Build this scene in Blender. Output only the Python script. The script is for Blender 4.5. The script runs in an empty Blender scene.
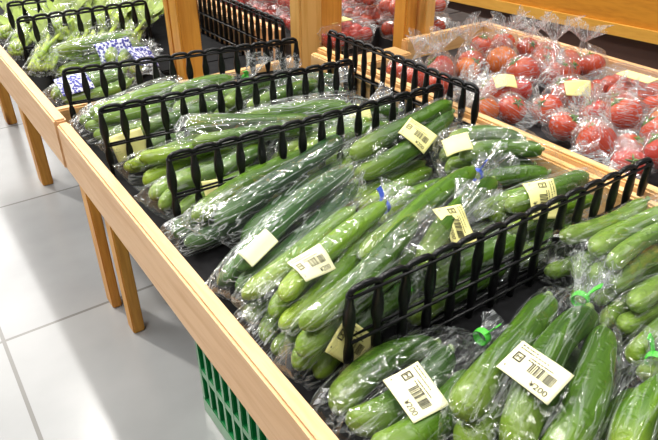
import bpy, bmesh, math, random
import numpy as np
from mathutils import Vector, Matrix
from mathutils.bvhtree import BVHTree

# ------------------------------------------------------------------ camera, light, exposure
S = bpy.context.scene
COL = S.collection
H = 0.42                       # metres per layout unit (camera height above the front rail)
FLOOR = -2.2                   # floor level in layout units
FPX, CX, CY = 618.0, 329.0, 220.0

def _n(v): return v / np.linalg.norm(v)
_dY = _n(np.array([-190 - CX, -170 - CY, FPX]))
_dX = _n(np.array([1358 - CX, -170 - CY, FPX]))
_dZ = _n(np.cross(_dX, _dY))
if _dZ[1] > 0: _dZ = -_dZ
RM = np.array([_dX, _dY, _dZ])

def ray(px, py): return RM @ np.array([px - CX, py - CY, FPX])
def onz(px, py, z):
    r = ray(px, py); return r * (z / r[2])
def topx(p):
    c = RM.T @ np.asarray(p, float); return c[0] / c[2] * FPX + CX, c[1] / c[2] * FPX + CY
def V(x, y, z): return Vector((x * H, y * H, (z - FLOOR) * H))

cam_d = bpy.data.cameras.new('camera')
cam = bpy.data.objects.new('camera', cam_d); COL.objects.link(cam)
cam_d.sensor_width = 36.0; cam_d.lens = FPX / 658 * 36.0
_r = RM @ np.array([1, 0, 0.]); _u = -(RM @ np.array([0, 1, 0.])); _b = -(RM @ np.array([0, 0, 1.]))
M4 = Matrix(((_r[0], _u[0], _b[0], 0), (_r[1], _u[1], _b[1], 0), (_r[2], _u[2], _b[2], 0), (0, 0, 0, 1)))
cam.matrix_world = Matrix.Translation(V(0, 0, 0)) @ M4
cam_d.clip_start = 0.02; cam_d.clip_end = 60
cam_d.dof.use_dof = False
S.camera = cam

w = bpy.data.worlds.new('world'); S.world = w; w.use_nodes = True
w.node_tree.nodes['Background'].inputs[0].default_value = (1.0, 0.98, 0.95, 1)
w.node_tree.nodes['Background'].inputs[1].default_value = 0.18

def area(name, loc, target, sx, sy, power, color):
    d = bpy.data.lights.new(name, 'AREA'); d.shape = 'RECTANGLE'; d.size = sx; d.size_y = sy
    d.energy = power; d.color = color
    o = bpy.data.objects.new(name, d); COL.objects.link(o); o.location = loc
    o.rotation_euler = (Vector(target) - Vector(loc)).to_track_quat('-Z', 'Y').to_euler()
    return o
area('window_daylight', (-0.6, 6.5, 3.0), (0.2, 1.2, 0.3), 5.0, 2.6, 175, (1.0, 0.97, 0.93))
for lx, ly in ((-0.75, 0.2), (-0.75, 1.9), (0.45, -0.5), (0.45, 1.2), (0.45, 2.9), (1.7, 0.4), (1.7, 2.1)):
    area('added_highlight_tube', (lx, ly, 2.75), (lx, ly, 0), 0.07, 1.2, 25, (1.0, 0.97, 0.92))  # unseen overhead tubes, added to throw narrow streak highlights on the film
sun_d = bpy.data.lights.new('sun', 'SUN'); sun_d.energy = 1.5; sun_d.angle = math.radians(3); sun_d.color = (1.0, 0.95, 0.86)
sun = bpy.data.objects.new('sun', sun_d); COL.objects.link(sun)
sun.rotation_euler = Vector((0.25, -0.62, -0.75)).to_track_quat('-Z', 'Y').to_euler()

S.view_settings.view_transform = 'Standard'; S.view_settings.look = 'None'
S.view_settings.gamma = 1.0; S.view_settings.use_curve_mapping = False
S.view_settings.exposure = 0.06
S.cycles.transparent_max_bounces = 24
S.cycles.max_bounces = 8
random.seed(5)
RNG = np.random.default_rng(11)

# ------------------------------------------------------------------ materials
def new_mat(name):
    m = bpy.data.materials.new(name); m.use_nodes = True
    nt = m.node_tree; return m, nt, nt.nodes['Principled BSDF']
def N(nt, t, **kw):
    n = nt.nodes.new(t)
    for k, v in kw.items():
        if k.startswith('i_'): n.inputs[k[2:].replace('_', ' ')].default_value = v
        else: setattr(n, k, v)
    return n
def L(nt, a, b): nt.links.new(a, b)
def ramp(nt, fac, stops):
    r = nt.nodes.new('ShaderNodeValToRGB'); cr = r.color_ramp
    while len(cr.elements) < len(stops): cr.elements.new(0.5)
    for e, (p, c) in zip(cr.elements, stops): e.position = p; e.color = (*c, 1)
    L(nt, fac, r.inputs[0]); return r

def wood(name, light, dark, axis='Y', rough=0.5, knots=True):
    m, nt, p = new_mat(name)
    tc = N(nt, 'ShaderNodeTexCoord'); mp = N(nt, 'ShaderNodeMapping')
    sc = {'X': (2.0, 26, 26), 'Y': (26, 2.0, 26), 'Z': (26, 26, 2.0)}[axis]
    mp.inputs['Scale'].default_value = sc
    L(nt, tc.outputs['Object'], mp.inputs[0])
    n1 = N(nt, 'ShaderNodeTexNoise', i_Scale=2.2, i_Detail=6.0, i_Distortion=0.6); L(nt, mp.outputs[0], n1.inputs['Vector'])
    wv = N(nt, 'ShaderNodeTexNoise', i_Scale=7.0, i_Detail=3.0); L(nt, mp.outputs[0], wv.inputs['Vector'])
    mx = N(nt, 'ShaderNodeMath', operation='MULTIPLY_ADD'); mx.inputs[1].default_value = 0.4
    L(nt, wv.outputs[0], mx.inputs[0])
    ad = N(nt, 'ShaderNodeMath', operation='MULTIPLY'); ad.inputs[1].default_value = 0.6; L(nt, n1.outputs[0], ad.inputs[0]); L(nt, ad.outputs[0], mx.inputs[2])
    r = ramp(nt, mx.outputs[0], [(0.36, dark), (0.56, light)])
    col = r.outputs[0]
    if knots:
        mp2 = N(nt, 'ShaderNodeMapping'); mp2.inputs['Scale'].default_value = {'X': (3, 9, 9), 'Y': (9, 3, 9), 'Z': (9, 9, 3)}[axis]
        L(nt, tc.outputs['Object'], mp2.inputs[0])
        vo = N(nt, 'ShaderNodeTexVoronoi', i_Scale=0.9); L(nt, mp2.outputs[0], vo.inputs['Vector'])
        rk = ramp(nt, vo.outputs['Distance'], [(0.05, (1, 1, 1)), (0.13, (0, 0, 0))])
        mk = N(nt, 'ShaderNodeMixRGB'); mk.inputs[2].default_value = (dark[0] * .45, dark[1] * .35, dark[2] * .3, 1)
        L(nt, rk.outputs[0], mk.inputs[0]); L(nt, col, mk.inputs[1]); col = mk.outputs[0]
    L(nt, col, p.inputs['Base Color']); p.inputs['Roughness'].default_value = rough
    bp = N(nt, 'ShaderNodeBump', i_Strength=0.12, i_Distance=0.002); L(nt, mx.outputs[0], bp.inputs['Height']); L(nt, bp.outputs[0], p.inputs['Normal'])
    return m
M_PINE = wood('pale_pine', (0.74, 0.46, 0.24), (0.63, 0.35, 0.15), 'Y')
M_PINE_X = wood('pale_pine_cross', (0.74, 0.46, 0.20), (0.60, 0.33, 0.12), 'X')
M_POST = wood('golden_pine', (0.70, 0.33, 0.05), (0.55, 0.22, 0.025), 'Z')
M_POST2 = wood('golden_pine_pale', (0.76, 0.45, 0.14), (0.64, 0.33, 0.07), 'Z')
M_RAIL = wood('striped_pine', (0.82, 0.54, 0.26), (0.62, 0.33, 0.10), 'Y')
M_ORANGE = wood('orange_stained_wood', (0.62, 0.26, 0.02), (0.50, 0.19, 0.012), 'Y', knots=False)
M_TRIM = wood('pale_orange_trim', (0.72, 0.38, 0.06), (0.62, 0.30, 0.04), 'Y', knots=False)

def plain(name, col, rough=0.5, spec=0.5, noise=0.0, scale=20.0, bump=0.0, metallic=0.0):
    m, nt, p = new_mat(name)
    p.inputs['Roughness'].default_value = rough; p.inputs['Specular IOR Level'].default_value = spec
    p.inputs['Metallic'].default_value = metallic
    tc = N(nt, 'ShaderNodeTexCoord'); n = N(nt, 'ShaderNodeTexNoise', i_Scale=scale, i_Detail=4.0); L(nt, tc.outputs['Object'], n.inputs['Vector'])
    a = tuple(c * (1 - noise) for c in col); b = tuple(min(1, c * (1 + noise)) for c in col)
    r = ramp(nt, n.outputs[0], [(0.35, a), (0.65, b)]); L(nt, r.outputs[0], p.inputs['Base Color'])
    if bump:
        bp = N(nt, 'ShaderNodeBump', i_Strength=bump, i_Distance=0.003); L(nt, n.outputs[0], bp.inputs['Height']); L(nt, bp.outputs[0], p.inputs['Normal'])
    return m
M_BLACK = plain('black_plastic', (0.006, 0.006, 0.007), 0.30, 0.3, 0.2)
M_MAT = plain('black_tray_mat', (0.008, 0.008, 0.009), 0.75, 0.12, 0.3, 60)
M_GREYMAT = plain('dark_grey_tray_mat', (0.030, 0.030, 0.033), 0.55, 0.25, 0.3, 40)
M_CRATE = plain('green_crate_plastic', (0.0, 0.20, 0.045), 0.35, 0.5, 0.12, 12)
M_TIE = plain('bright_green_tape', (0.10, 0.62, 0.06), 0.35, 0.5, 0.1)
M_TIEB = plain('blue_tape', (0.05, 0.10, 0.55), 0.35, 0.5, 0.1)
M_TIEW = plain('white_tape', (0.85, 0.86, 0.88), 0.35, 0.5, 0.05)
M_LABEL = plain('pale_yellow_label', (0.90, 0.84, 0.34), 0.45, 0.4, 0.03, 8)
M_LABELP = plain('cream_label', (0.90, 0.87, 0.55), 0.45, 0.4, 0.03, 8)
M_INK = plain('black_ink', (0.015, 0.014, 0.012), 0.6, 0.3, 0.1)
M_STEM = plain('dry_stem', (0.16, 0.24, 0.07), 0.6, 0.3, 0.2)
M_CALYX = plain('tomato_calyx', (0.10, 0.22, 0.03), 0.6, 0.3, 0.2)
M_BROWN = plain('dark_brown_panel', (0.085, 0.045, 0.035), 0.55, 0.4, 0.2, 6)
M_GOLD = wood('golden_side_board', (0.72, 0.40, 0.06), (0.60, 0.29, 0.035), 'Y', knots=False)

def floor_mat():
    m, nt, p = new_mat('polished_grey_tile')
    tc = N(nt, 'ShaderNodeTexCoord')
    n = N(nt, 'ShaderNodeTexNoise', i_Scale=3.0, i_Detail=5.0); L(nt, tc.outputs['Object'], n.inputs['Vector'])
    r = ramp(nt, n.outputs[0], [(0.3, (0.37, 0.38, 0.39)), (0.7, (0.50, 0.51, 0.52))])
    br = N(nt, 'ShaderNodeTexBrick'); br.offset = 0.0; br.inputs['Scale'].default_value = 1.0
    br.inputs['Brick Width'].default_value = 0.6; br.inputs['Row Height'].default_value = 0.6
    br.inputs['Mortar Size'].default_value = 0.004; br.inputs['Color1'].default_value = (1, 1, 1, 1); br.inputs['Color2'].default_value = (0.93, 0.93, 0.94, 1)
    br.inputs['Mortar'].default_value = (0.55, 0.53, 0.5, 1); L(nt, tc.outputs['Object'], br.inputs['Vector'])
    mx = N(nt, 'ShaderNodeMixRGB', blend_type='MULTIPLY'); mx.inputs[0].default_value = 1
    L(nt, r.outputs[0], mx.inputs[1]); L(nt, br.outputs[0], mx.inputs[2]); L(nt, mx.outputs[0], p.inputs['Base Color'])
    p.inputs['Roughness'].default_value = 0.22; p.inputs['Specular IOR Level'].default_value = 0.6
    n2 = N(nt, 'ShaderNodeTexNoise', i_Scale=9.0, i_Detail=2.0); L(nt, tc.outputs['Object'], n2.inputs['Vector'])
    bp = N(nt, 'ShaderNodeBump', i_Strength=0.06, i_Distance=0.01); L(nt, n2.outputs[0], bp.inputs['Height']); L(nt, bp.outputs[0], p.inputs['Normal'])
    return m

def cuke_mat(name, base, light, tip, tipmix=0.75):
    m, nt, p = new_mat(name)
    tc = N(nt, 'ShaderNodeTexCoord'); sx = N(nt, 'ShaderNodeSeparateXYZ'); L(nt, tc.outputs['Object'], sx.inputs[0])
    mp = N(nt, 'ShaderNodeMapping'); mp.inputs['Scale'].default_value = (7, 110, 110); L(nt, tc.outputs['Object'], mp.inputs[0])
    n = N(nt, 'ShaderNodeTexNoise', i_Scale=1.0, i_Detail=4.0); L(nt, mp.outputs[0], n.inputs['Vector'])
    oi = N(nt, 'ShaderNodeObjectInfo')
    ad = N(nt, 'ShaderNodeMath', operation='MULTIPLY_ADD'); ad.inputs[1].default_value = 0.30; L(nt, oi.outputs['Random'], ad.inputs[0])
    sb = N(nt, 'ShaderNodeMath', operation='SUBTRACT'); sb.inputs[1].default_value = 0.15; L(nt, n.outputs[0], sb.inputs[0]); L(nt, sb.outputs[0], ad.inputs[2])
    r = ramp(nt, ad.outputs[0], [(0.28, base), (0.72, light)])
    # pale blossom end at the far end of the fruit (object X from 0 to 1)
    tr = N(nt, 'ShaderNodeMapRange'); tr.inputs['From Min'].default_value = -0.02; tr.inputs['From Max'].default_value = 0.08
    tr.inputs['To Min'].default_value = tipmix; tr.inputs['To Max'].default_value = 0.0
    L(nt, sx.outputs[0], tr.inputs[0])
    mx = N(nt, 'ShaderNodeMixRGB'); mx.inputs[2].default_value = (*tip, 1); L(nt, tr.outputs[0], mx.inputs[0]); L(nt, r.outputs[0], mx.inputs[1])
    L(nt, mx.outputs[0], p.inputs['Base Color'])
    p.inputs['Roughness'].default_value = 0.34; p.inputs['Specular IOR Level'].default_value = 0.36; p.inputs['Subsurface Weight'].default_value = 0.0
    vo = N(nt, 'ShaderNodeTexVoronoi', i_Scale=95.0); L(nt, tc.outputs['Object'], vo.inputs['Vector'])
    rv = ramp(nt, vo.outputs['Distance'], [(0.0, (1, 1, 1)), (0.35, (0, 0, 0))])
    am = N(nt, 'ShaderNodeMath', operation='MULTIPLY_ADD'); am.inputs[1].default_value = 0.6; L(nt, rv.outputs[0], am.inputs[0]); L(nt, n.outputs[0], am.inputs[2])
    bp = N(nt, 'ShaderNodeBump', i_Strength=0.6, i_Distance=0.003); L(nt, am.outputs[0], bp.inputs['Height']); L(nt, bp.outputs[0], p.inputs['Normal'])
    return m
M_CUKE = {
    'deep': cuke_mat('cucumber_skin_deep', (0.013, 0.050, 0.012), (0.045, 0.13, 0.024), (0.15, 0.26, 0.06), 0.4),
    'mid': cuke_mat('cucumber_skin', (0.019, 0.060, 0.003), (0.078, 0.175, 0.007), (0.30, 0.42, 0.05), 0.6),
    'bright': cuke_mat('cucumber_skin_bright', (0.050, 0.128, 0.005), (0.165, 0.30, 0.012), (0.36, 0.44, 0.04), 0.7),
    'pale': cuke_mat('pepper_skin_pale', (0.055, 0.135, 0.010), (0.165, 0.285, 0.028), (0.34, 0.45, 0.10), 0.4),
}
def tomato_mat(name, a, b, top):
    m, nt, p = new_mat(name)
    tc = N(nt, 'ShaderNodeTexCoord'); sx = N(nt, 'ShaderNodeSeparateXYZ'); L(nt, tc.outputs['Object'], sx.inputs[0])
    n = N(nt, 'ShaderNodeTexNoise', i_Scale=14.0, i_Detail=3.0); L(nt, tc.outputs['Object'], n.inputs['Vector'])
    r = ramp(nt, n.outputs[0], [(0.3, a), (0.7, b)])
    tr = N(nt, 'ShaderNodeMapRange'); tr.inputs['From Min'].default_value = 0.008; tr.inputs['From Max'].default_value = 0.036
    tr.inputs['To Max'].default_value = 0.55; L(nt, sx.outputs[2], tr.inputs[0])
    mx = N(nt, 'ShaderNodeMixRGB'); mx.inputs[2].default_value = (*top, 1); L(nt, tr.outputs[0], mx.inputs[0]); L(nt, r.outputs[0], mx.inputs[1])
    L(nt, mx.outputs[0], p.inputs['Base Color']); p.inputs['Roughness'].default_value = 0.25
    return m
M_TOM = [tomato_mat('tomato_skin_red', (0.36, 0.022, 0.005), (0.50, 0.050, 0.008), (0.48, 0.10, 0.012)),
         tomato_mat('tomato_skin_orange', (0.48, 0.085, 0.012), (0.58, 0.14, 0.018), (0.42, 0.21, 0.03)),
         tomato_mat('tomato_skin_deep_red', (0.33, 0.013, 0.006), (0.44, 0.022, 0.008), (0.42, 0.045, 0.01))]

def film_mat(name, haze=0.05, bscale=1.0, tint=(0.985, 0.992, 0.988), cap=0.14, crease=0.30):
    m = bpy.data.materials.new(name); m.use_nodes = True; nt = m.node_tree; nt.nodes.clear()
    out = N(nt, 'ShaderNodeOutputMaterial'); tr = N(nt, 'ShaderNodeBsdfTransparent'); tr.inputs[0].default_value = (*tint, 1)
    gl = N(nt, 'ShaderNodeBsdfGlossy'); gl.inputs['Roughness'].default_value = 0.13; gl.inputs[0].default_value = (1, 1, 1, 1)
    df = N(nt, 'ShaderNodeBsdfDiffuse'); df.inputs[0].default_value = (0.88, 0.92, 0.95, 1)
    tl = N(nt, 'ShaderNodeBsdfTranslucent'); tl.inputs[0].default_value = (0.88, 0.92, 0.95, 1)
    dm = N(nt, 'ShaderNodeMixShader'); dm.inputs[0].default_value = 0.5; L(nt, df.outputs[0], dm.inputs[1]); L(nt, tl.outputs[0], dm.inputs[2])
    tc = N(nt, 'ShaderNodeTexCoord')
    mp = N(nt, 'ShaderNodeMapping'); mp.inputs['Scale'].default_value = (7 * bscale, 75 * bscale, 75 * bscale); L(nt, tc.outputs['Object'], mp.inputs[0])
    n1 = N(nt, 'ShaderNodeTexNoise', i_Scale=1.0, i_Detail=2.5, i_Distortion=1.2); L(nt, mp.outputs[0], n1.inputs['Vector'])
    rd = N(nt, 'ShaderNodeMath', operation='SUBTRACT'); rd.inputs[1].default_value = 0.5; L(nt, n1.outputs[0], rd.inputs[0])
    ab = N(nt, 'ShaderNodeMath', operation='ABSOLUTE'); L(nt, rd.outputs[0], ab.inputs[0])
    rr = ramp(nt, ab.outputs[0], [(0.0, (1, 1, 1)), (0.035, (0, 0, 0))])     # sharp crease lines
    vo = N(nt, 'ShaderNodeTexVoronoi', i_Scale=38.0 * bscale); vo.feature = 'DISTANCE_TO_EDGE'; L(nt, tc.outputs['Object'], vo.inputs['Vector'])
    rv = ramp(nt, vo.outputs['Distance'], [(0.0, (1, 1, 1)), (0.12, (0, 0, 0))])
    n2 = N(nt, 'ShaderNodeTexNoise', i_Scale=24.0 * bscale, i_Detail=2.0); L(nt, tc.outputs['Object'], n2.inputs['Vector'])
    a1 = N(nt, 'ShaderNodeMath', operation='MULTIPLY_ADD'); a1.inputs[1].default_value = 0.35; L(nt, rv.outputs[0], a1.inputs[0]); L(nt, rr.outputs[0], a1.inputs[2])
    a2 = N(nt, 'ShaderNodeMath', operation='MULTIPLY_ADD'); a2.inputs[1].default_value = 2.6; L(nt, n2.outputs[0], a2.inputs[0]); L(nt, a1.outputs[0], a2.inputs[2])
    bp = N(nt, 'ShaderNodeBump', i_Strength=0.5, i_Distance=0.0028); L(nt, a2.outputs[0], bp.inputs['Height'])
    for s in (gl, df): L(nt, bp.outputs[0], s.inputs['Normal'])
    fr = N(nt, 'ShaderNodeFresnel', i_IOR=1.30)
    fm = N(nt, 'ShaderNodeMath', operation='MULTIPLY_ADD', use_clamp=True); fm.inputs[1].default_value = 0.9; fm.inputs[2].default_value = 0.006; L(nt, fr.outputs[0], fm.inputs[0])
    fcap = N(nt, 'ShaderNodeMath', operation='MINIMUM'); fcap.inputs[1].default_value = cap; L(nt, fm.outputs[0], fcap.inputs[0])
    # thin milky film haze, plus white crease lines painted in as highlight streaks
    hz = N(nt, 'ShaderNodeMath', operation='MULTIPLY_ADD', use_clamp=True); hz.inputs[1].default_value = crease; hz.inputs[2].default_value = haze
    L(nt, rr.outputs[0], hz.inputs[0])
    m1 = N(nt, 'ShaderNodeMixShader'); L(nt, hz.outputs[0], m1.inputs[0]); L(nt, tr.outputs[0], m1.inputs[1]); L(nt, dm.outputs[0], m1.inputs[2])
    m2 = N(nt, 'ShaderNodeMixShader'); L(nt, fcap.outputs[0], m2.inputs[0]); L(nt, m1.outputs[0], m2.inputs[1]); L(nt, gl.outputs[0], m2.inputs[2])
    L(nt, m2.outputs[0], out.inputs[0]); return m
M_FILM = film_mat('clear_bag_film', 0.003, crease=0.26)
M_FILMH = film_mat('hazy_bag_film', 0.016, cap=0.2, crease=0.50)
M_FILMT = film_mat('crinkled_tomato_film', 0.035, 1.5, cap=0.25, crease=0.34)
M_TAIL = film_mat('gathered_bag_film', 0.09, 1.3, cap=0.3, crease=0.5)
M_PACK = film_mat('clear_pack_plastic', 0.06, 0.6)

def print_mat():
    m, nt, p = new_mat('blue_printed_film')
    tc = N(nt, 'ShaderNodeTexCoord'); vo = N(nt, 'ShaderNodeTexVoronoi', i_Scale=190.0); L(nt, tc.outputs['Object'], vo.inputs['Vector'])
    r = ramp(nt, vo.outputs['Distance'], [(0.50, (0.045, 0.05, 0.33)), (0.58, (0.72, 0.75, 0.88))]); L(nt, r.outputs[0], p.inputs['Base Color'])
    p.inputs['Roughness'].default_value = 0.3
    return m
M_PRINT = print_mat()
def leaf_mat():
    m, nt, p = new_mat('pale_green_stalks')
    tc = N(nt, 'ShaderNodeTexCoord'); n = N(nt, 'ShaderNodeTexNoise', i_Scale=16.0, i_Detail=3.0); L(nt, tc.outputs['Object'], n.inputs['Vector'])
    r = ramp(nt, n.outputs[0], [(0.3, (0.14, 0.27, 0.02)), (0.55, (0.36, 0.48, 0.05)), (0.75, (0.62, 0.68, 0.22))]); L(nt, r.outputs[0], p.inputs['Base Color'])
    p.inputs['Roughness'].default_value = 0.45
    return m
M_STALK = leaf_mat()
M_LEAF = plain('green_leaf_blade', (0.20, 0.28, 0.035), 0.5, 0.4, 0.35, 30)

# ------------------------------------------------------------------ mesh helpers
def mesh_obj(name, verts, faces, mat, parent=None, smooth=True, matrix=None):
    me = bpy.data.meshes.new(name); me.from_pydata([tuple(v) for v in verts], [], [tuple(f) for f in faces]); me.update()
    bm = bmesh.new(); bm.from_mesh(me); bmesh.ops.recalc_face_normals(bm, faces=bm.faces); bm.to_mesh(me); bm.free()
    if smooth: me.polygons.foreach_set('use_smooth', [True] * len(me.polygons))
    if mat: me.materials.append(mat)
    o = bpy.data.objects.new(name, me); COL.objects.link(o)
    if matrix is not None: o.matrix_world = matrix
    if parent: o.parent = parent
    return o
class MB:
    def __init__(s): s.v = []; s.f = []
    def add(s, verts, faces):
        k = len(s.v); s.v += [tuple(q) for q in verts]; s.f += [tuple(i + k for i in f) for f in faces]; return s
    def box(s, lo, hi, c=0.003):
        x0, y0, z0 = lo; x1, y1, z1 = hi; c = min(c, (x1 - x0) * .3, (y1 - y0) * .3, (z1 - z0) * .3)
        bm = bmesh.new(); bmesh.ops.create_cube(bm, size=1)
        for q in bm.verts: q.co = Vector(((x0 + x1) / 2 + q.co.x * (x1 - x0), (y0 + y1) / 2 + q.co.y * (y1 - y0), (z0 + z1) / 2 + q.co.z * (z1 - z0)))
        if c > 0: bmesh.ops.bevel(bm, geom=list(bm.edges), offset=c, segments=2, affect='EDGES')
        bm.verts.index_update()
        s.add([q.co[:] for q in bm.verts], [[q.index for q in f.verts] for f in bm.faces]); bm.free(); return s
    def lbox(s, lo, hi, c=0.003): return s.box(V(*lo), V(*hi), c)
    def tube(s, pts, rad, n=8, cap=True, flat=1.0, up=None):
        P = [np.array(p, float) for p in pts]; m = len(P); rad = [rad] * m if np.isscalar(rad) else rad
        rings = []; prev = None
        for i in range(m):
            t = _n(P[min(i + 1, m - 1)] - P[max(i - 1, 0)])
            if prev is None:
                a = np.array(up if up is not None else ((0, 0, 1.) if abs(t[2]) < .9 else (1., 0, 0)), float)
            else: a = prev
            a = _n(a - t * (a @ t)); b = np.cross(t, a); prev = a
            rings.append([P[i] + rad[i] * (math.cos(2 * math.pi * k / n) * a + flat * math.sin(2 * math.pi * k / n) * b) for k in range(n)])
        vv = [q for r in rings for q in r]; ff = []
        for i in range(m - 1):
            for k in range(n): ff.append((i * n + k, i * n + (k + 1) % n, (i + 1) * n + (k + 1) % n, (i + 1) * n + k))
        if cap: ff.append(tuple(range(n - 1, -1, -1))); ff.append(tuple((m - 1) * n + k for k in range(n)))
        return s.add(vv, ff)
    def build(s, name, mat, parent=None, smooth=False, matrix=None): return mesh_obj(name, s.v, s.f, mat, parent, smooth, matrix)
def flat(o):
    o.data.polygons.foreach_set('use_smooth', [False] * len(o.data.polygons)); return o
def tag(o, label, cat, group=None, kind=None):
    if label: o['label'] = label
    if cat: o['category'] = cat
    if group: o['group'] = group
    if kind: o['kind'] = kind
    return o
def empty(name, loc=(0, 0, 0)):
    o = bpy.data.objects.new(name, None); COL.objects.link(o); o.location = loc; o.empty_display_size = 0.02; return o
def adopt(o, root):
    """parent o to root, keeping where it stands (roots are only translated)"""
    o.parent = root; o.matrix_parent_inverse = Matrix.Translation(-root.location); return o

# ------------------------------------------------------------------ the setting
fl = MB(); fl.box((-4, -2, -0.1), (8, 12, 0.0), 0); fo = fl.build('floor', floor_mat()); tag(fo, None, None, kind='structure')

# ------------------------------------------------------------------ tables
BED = -1.06
def leg(root, x0, x1, y0, y1, top, mat=M_POST):
    adopt(MB().lbox((x0, y0, FLOOR), (x1, y1, top), .003).build('leg', mat), root)
# near table
t1 = empty('display_table', V(1.1, 1.2, FLOOR)); tag(t1, 'low pine display table with black tray holding the bagged cucumbers', 'table')
_fb = MB().lbox((.42, -.6, -1.2), (.465, 2.395, -1.0))
_fb.v = [(x, y, z + max(0.0, y / H - .65) / 1.745 * .05 * H) for x, y, z in _fb.v]      # the board climbs slightly towards its far end
adopt(_fb.build('front_board', M_PINE), t1)
adopt(MB().lbox((.4655, -.6, -1.16), (1.66, 2.62, BED)).build('tray_bed', M_MAT), t1)
rr = adopt(MB().lbox((1.70, -.6, -1.2), (1.745, 2.50, -.905)).lbox((1.661, -.6, -1.2), (1.699, 2.50, -.925)).build('rear_board', M_RAIL), t1)
adopt(MB().lbox((.466, 2.621, -1.2), (1.66, 2.665, -.985)).build('end_board', M_PINE_X), t1)
leg(t1, .56, .62, 2.52, 2.61, -1.165); leg(t1, .55, .63, -.4, -.28, -1.165); leg(t1, 1.5, 1.58, 2.36, 2.50, -1.165); leg(t1, 1.5, 1.58, -.4, -.28, -1.165)
# second table, behind
t2 = empty('display_table', V(1.1, 3.6, FLOOR)); tag(t2, 'second pine display table behind, with leafy greens and printed bags', 'table')
adopt(MB().lbox((.415, 2.40, -1.15), (.462, 6.6, -.940)).build('front_board', M_PINE), t2)
adopt(MB().lbox((.466, 2.67, -1.16), (1.10, 6.6, BED)).lbox((1.10, 3.05, -1.16), (1.60, 6.6, BED)).lbox((1.27, 2.67, -1.16), (1.60, 3.05, BED)).build('tray_bed', M_MAT), t2)
adopt(MB().lbox((1.601, 2.95, -1.2), (1.66, 6.6, -.90)).build('rear_board', M_PINE), t2)
leg(t2, .54, .59, 2.78, 2.89, -1.165); leg(t2, .585, .66, 4.42, 4.56, -1.165); leg(t2, .62, .70, 5.75, 5.90, -1.165); leg(t2, 1.5, 1.58, 6.2, 6.34, -1.165)

# tomato table on the right
TB = -1.0
t3 = empty('tomato_table', V(2.2, 1.5, FLOOR)); tag(t3, 'pine display table with grey tray holding the bagged tomatoes', 'table')
adopt(MB().lbox((1.746, -.6, -1.12), (2.70, 2.32, TB)).build('tray_bed', M_GREYMAT), t3)
adopt(MB().lbox((2.70, -.6, -1.25), (2.745, 2.36, -.90)).build('rear_board', M_PINE), t3)
adopt(MB().lbox((2.13, 2.321, -1.12), (2.699, 2.365, -.90)).build('end_board', M_PINE_X), t3)
adopt(MB().lbox((1.80, 2.26, -.985), (2.12, 2.40, -.945)).build('ledge_board', M_PINE_X), t3)
leg(t3, 2.6, 2.68, 2.2, 2.3, -1.125); leg(t3, 2.6, 2.68, -.4, -.3, -1.125); leg(t3, 1.80, 1.88, 2.2, 2.3, -1.125); leg(t3, 1.80, 1.88, -.4, -.3, -1.125)
# pack table behind it
t4 = empty('pack_table', V(2.3, 3.6, FLOOR)); tag(t4, 'pine table behind the posts carrying clear packs of red tomatoes', 'table')
adopt(MB().lbox((1.80, 2.87, -1.12), (3.1, 5.6, -1.0)).lbox((2.40, 2.42, -1.12), (3.1, 2.87, -1.0)).build('tray_bed', M_GREYMAT), t4)
adopt(MB().lbox((1.745, 2.95, -1.25), (1.799, 5.6, -.93)).build('front_board', M_PINE), t4)
leg(t4, 1.85, 1.93, 5.4, 5.5, -1.125); leg(t4, 2.9, 2.98, 5.4, 5.5, -1.125); leg(t4, 2.9, 2.98, 2.5, 2.6, -1.125); leg(t4, 1.95, 2.03, 2.5, 2.6, -1.125)

# posts
def post(lo, hi, label, mat=M_POST, strip=None, smat=None):
    r = empty('wooden_post', V((lo[0] + hi[0]) / 2, (lo[1] + hi[1]) / 2, FLOOR)); tag(r, label, 'post', 'wooden posts')
    adopt(MB().lbox((*lo, FLOOR), (*hi, .75), .004).build('upright', mat), r)
    if strip:
        adopt(MB().lbox((*strip[0], FLOOR), (*strip[1], .75), .003).build('side_strip', smat or mat), r)
    return r
post((1.145, 2.85), (1.255, 2.955), 'golden wooden post farthest left, rising behind the printed bags', M_POST, ((1.145, 2.956), (1.235, 3.02)), M_POST)
post((1.735, 2.70), (1.875, 2.80), 'pale knotted wooden post in the middle, behind the black fence', M_POST2, ((1.876, 2.72), (2.02, 2.85)), M_POST)
post((2.205, 2.42), (2.285, 2.52), 'slim wooden post standing behind the row of tomato bags', M_POST, ((2.30, 2.38), (2.375, 2.46)), M_POST2)

# far stand at the top right
st = empty('display_stand', V(3.9, 2.3, FLOOR)); tag(st, 'orange wooden stand across the aisle behind the tomato table', 'stand')
pA = onz(300, -31, -1.1); pB = onz(760, 65, -1.1); dd = _n(np.array([pB[0] - pA[0], pB[1] - pA[1]])); nn = np.array([-dd[1], dd[0]]);
if nn[0] < 0: nn = -nn
def slab(a0, a1, z0, z1, name, mat):
    v = []
    for z in (z0, z1):
        for q, t in ((pA, a0), (pB, a0), (pB, a1), (pA, a1)): v.append(V(q[0] + nn[0] * t, q[1] + nn[1] * t, z))
    f = [(0, 1, 2, 3), (4, 5, 6, 7), (0, 1, 5, 4), (1, 2, 6, 5), (2, 3, 7, 6), (3, 0, 4, 7)]
    o = mesh_obj(name, v, f, mat, None, False); adopt(o, st)
slab(-.02, .06, -1.1, -1.03, 'lower_trim', M_TRIM)
slab(.0, .06, -1.029, -.2, 'face_board', M_ORANGE)
slab(.05, .10, FLOOR, -1.101, 'base_panel', M_BROWN)
slab(.061, 1.6, -1.10, -1.06, 'shelf_board', M_BROWN)

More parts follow.
